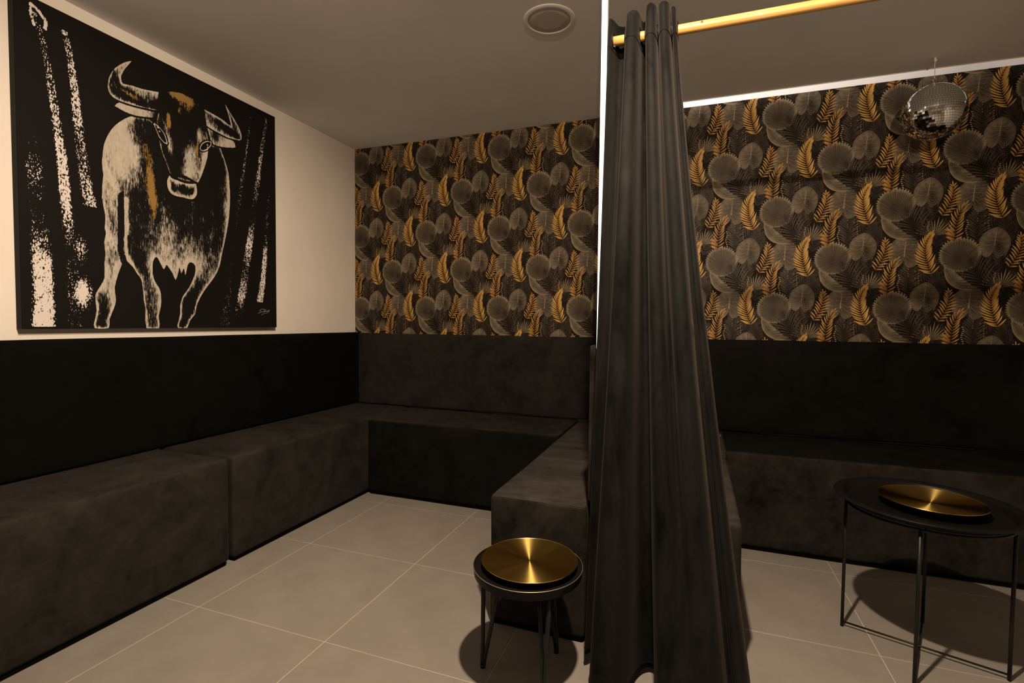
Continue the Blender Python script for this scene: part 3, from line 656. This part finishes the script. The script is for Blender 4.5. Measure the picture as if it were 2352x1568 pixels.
# ---------------------------------------------------------------- brass plates
def plate(label, loc, r, dish, h):
    t = thing('serving_plate', label, 'plate', loc)
    bm = bmesh.new(); pr = []
    for k in range(25):
        u = k / 24; pr.append((r * u * .985, h + dish * u ** 2.2))
    pr[0] = (.0004, h)
    lathe(bm, pr, 160, False); o = obj('brass_face', bm, M['brass'], t, True)
    bm = bmesh.new(); e = h + dish
    lathe(bm, [(r * .985, e), (r * .992, e + .0012), (r, e + .0008), (r * 1.002, e - .0012), (r * .99, e - .0030), (r * .95, e - .004)], 160)
    tag(obj('brass_rim', bm, mat('brass_edge', (.66, .44, .15), .22, 1), t, True), 'thin polished brass rim')
    bm = bmesh.new(); lathe(bm, [(r * .965, e - .004), (r * .90, e * .62), (r * .80, e * .28), (r * .70, 0), (0, 0)], 96)
    tag(obj('base', bm, M['black'], t, True), 'black underside'); return t

# ---------------------------------------------------------------- hairpin stool
SX, SY, SZ = 1.983, -1.772, .371
t = thing('stool', 'small round black stool with hairpin legs standing at the bench end', 'stool', (SX, SY, 0))
bm = bmesh.new(); lathe(bm, [(0, SZ - .030), (.160, SZ - .030), (.1655, SZ - .026), (.167, SZ - .012), (.1685, SZ - .003), (.1680, SZ - .0008), (.1672, SZ - .0008), (.1660, SZ - .003), (.1655, SZ - .006), (0, SZ - .006)], 128); o = obj('seat', bm, M['blackm'], t); smooth_by_angle(o, 40)
bm = bmesh.new(); tube(bm, [(.1679 * math.cos(a), .1679 * math.sin(a), SZ - .0006) for a in [2 * math.pi * k / 128 for k in range(128)]], .0011, 8, closed=True); tag(obj('rim', bm, M['rimm'], t, True), 'thin worn metal rim around the seat')
feet = [(1.831, -1.767), (2.037, -1.611), (2.069, -1.868)]; fc = np.mean(feet, 0)
def hairpin(fx, fy):
    f = Vector((fx - SX, fy - SY, .0060)); rad = Vector((f.x, f.y, 0)).normalized(); bm = bmesh.new(); z = SZ - .029
    tp1 = rad * .150 + Vector((0, 0, z)); tp2 = rad * .082 + Vector((0, 0, z)); q = Vector((0, 0, .016))
    tube(bm, [tp1, tp1 * .5 + (f + q) * .5, f + q, f], .0070, 12); tube(bm, [tp2, tp2 * .5 + (f - rad * .006 + q) * .5, f - rad * .006 + q, f - rad * .004], .0066, 12)
    tube(bm, [f + Vector((0, 0, -.005)) - rad * .002, f + Vector((0, 0, .006)) - rad * .002], .0085, 12)
    box(bm, rad * .115 + Vector((-.05, -.012, z - .001)), rad * .115 + Vector((.05, .012, z + .0015)), .0004, 1) if abs(rad.x) > .7 else box(bm, rad * .115 + Vector((-.012, -.05, z - .001)), rad * .115 + Vector((.012, .05, z + .0015)), .0004, 1)
    return bm
for fx, fy in feet: obj('leg', hairpin(fx, fy), M['black'], t, True)
plate('round brushed brass plate with a black base, resting on the small stool', (SX + .006, SY - .002, SZ - .0052), .1475, .006, .016)

# ---------------------------------------------------------------- round tray table
TX, TY, TZ = 3.200, -1.163, .525
t = thing('side_table', 'round black metal tray table on a thin wire frame, before the right booth bench', 'table', (TX, TY, 0))
RT = .262
bm = bmesh.new(); lathe(bm, [(0, TZ - .027), (.210, TZ - .027), (.221, TZ - .024), (.228, TZ - .008), (.234, TZ - .001), (.254, TZ), (.2600, TZ - .0015), (.262, TZ - .004), (.2600, TZ - .006), (.254, TZ - .004), (.237, TZ - .0045), (.231, TZ - .011), (.223, TZ - .027), (.210, TZ - .030), (0, TZ - .030)], 128)
o = obj('tray', bm, M['blackm'], t); smooth_by_angle(o, 50)
dL = Vector((2.995 - TX, -1.091 - TY, 0)); dL = dL.normalized() * .222; dF = Vector((-dL.y, dL.x, 0)) 
if dF.y > 0: dF = -dF
dF = Matrix.Rotation(-.045, 3, 'Z') @ dF
bm = bmesh.new(); tube(bm, [(.222 * math.cos(a), .222 * math.sin(a), TZ - .036) for a in [2 * math.pi * k / 96 for k in range(96)]], .0050, 10, closed=True); obj('ring', bm, M['black'], t, True)
def loopleg(d, zb):
    u = d.normalized(); c = .028; z1 = zb; out = []
    p = [u * .222 + Vector((0, 0, TZ - .030)), u * .222 + Vector((0, 0, z1 + c))]
    for k in range(1, 6): a = k / 6 * math.pi / 2; p.append(u * (.222 - c + c * math.cos(a)) + Vector((0, 0, z1 + c - c * math.sin(a))))
    p.append(u * (.222 - c) + Vector((0, 0, z1))); return p
for d in (dL, -dL, dF, -dF):
    z1 = .0055; bm = bmesh.new(); p = [d.normalized() * .222 + Vector((0, 0, TZ - .034)), d.normalized() * .222 + Vector((0, 0, .0006))]
    tube(bm, [p[0], p[0] * .5 + p[1] * .5, p[1]], .0056, 12); obj('leg', bm, M['black'], t, True)
bm = bmesh.new(); tube(bm, [dL.normalized() * .222 + Vector((0, 0, .018)), Vector((0, 0, .018)), -dL.normalized() * .222 + Vector((0, 0, .018))], .0032, 10); obj('floor_rail', bm, M['black'], t, True)
bm = bmesh.new(); u = dF.normalized(); tube(bm, [u * .222 + Vector((0, 0, .018)), u * .04 + Vector((0, 0, .018)), u * .02 + Vector((0, 0, .010)), Vector((0, 0, .0075)), -u * .02 + Vector((0, 0, .010)), -u * .04 + Vector((0, 0, .018)), -u * .222 + Vector((0, 0, .018))], .0032, 10); obj('floor_rail', bm, M['black'], t, True)
plate('wide brushed brass dish with a black base, resting on the round tray table', (TX + .016, TY + .000, TZ - .0262), .148, .012, .020)

# ---------------------------------------------------------------- disco ball
BX, BY, BZ, BR = 3.518, -.205, 2.152, .128
t = thing('disco_ball', 'mirrored disco ball hanging from the ceiling before the wallpaper, right of the curtain', 'disco ball', (BX, BY, BZ))
bm = bmesh.new(); bmesh.ops.create_uvsphere(bm, u_segments=48, v_segments=24, radius=BR - .003); obj('core', bm, mat('ball_core', (.10, .095, .09), .6), t, True)
bm = bmesh.new(); rows = 36; rr = random.Random(5)
for j in range(1, rows):
    th = math.pi * j / rows; cnt = max(6, int(round(2 * math.pi * BR * math.sin(th) / (math.pi * BR / rows))))
    for k in range(cnt):
        ph = 2 * math.pi * (k + .5 * 0) / cnt + .13
        n_ = Vector((math.sin(th) * math.cos(ph), math.sin(th) * math.sin(ph), math.cos(th)))
        e1 = Vector((-math.sin(ph), math.cos(ph), 0)); e2 = n_.cross(e1)
        n2 = (n_ + e1 * rr.gauss(0, .012) + e2 * rr.gauss(0, .012)).normalized(); e1 = (e1 - n2 * e1.dot(n2)).normalized(); e2 = n2.cross(e1)
        hw = math.pi * BR * math.sin(th) / cnt * .90; hh = math.pi * BR / rows / 2 * .90; c_ = n_ * BR
        f1 = [bm.verts.new(c_ + e1 * a * hw + e2 * b * hh + n2 * .0004) for a, b in ((-1, -1), (1, -1), (1, 1), (-1, 1))]
        f0 = [bm.verts.new(c_ + e1 * a * hw + e2 * b * hh - n2 * .0030) for a, b in ((-1, -1), (1, -1), (1, 1), (-1, 1))]
        bm.faces.new(f1)
        for q_ in range(4): bm.faces.new((f1[q_], f0[q_], f0[(q_ + 1) % 4], f1[(q_ + 1) % 4]))
bmesh.ops.recalc_face_normals(bm, faces=bm.faces)
tag(obj('mirror_tiles', bm, mat('mirror_glass', (.86, .86, .87), .03, 1), t), 'small square mirror tiles', kind='stuff')
bm = bmesh.new(); lathe(bm, [(0, BR + .004), (.012, BR + .003), (.014, BR - .004), (.014, BR - .008)], 24); tube(bm, [(0, 0, BR), (0, 0, BR + .016)], .0022, 8); obj('top_cap', bm, M['chrome'], t, True)
bm = bmesh.new(); tube(bm, [(.0115 * math.cos(a) * .85, .0115 * math.cos(a) * .5, BR + .024 + .0115 * math.sin(a)) for a in [2 * math.pi * k / 28 for k in range(28)]], .0012, 8, closed=True); obj('hanging_ring', bm, M['chrome'], t, True)
t2 = thing('string', 'short knotted white string holding the disco ball to the ceiling', 'string', (BX, BY, BZ + BR + .033))
zt_ = ZC - (BZ + BR + .033); bm = bmesh.new()
tube(bm, [(0, 0, 0), (.0012, 0, .03), (-.001, .001, .06), (0, 0, zt_ * .75), (.001, 0, zt_ - .002)], .0017, 8); obj('cord', bm, M['string'], t2, True)
bm = bmesh.new(); bmesh.ops.create_icosphere(bm, subdivisions=2, radius=.006); 
for v_ in bm.verts: v_.co = Vector((v_.co.x * 1.2, v_.co.y, v_.co.z)) + Vector((.001, 0, zt_ - .016))
bmesh.ops.create_icosphere(bm, subdivisions=2, radius=.0055, matrix=Matrix.Translation((-.001, 0, zt_ - .006))); obj('knot', bm, M['string'], t2, True)
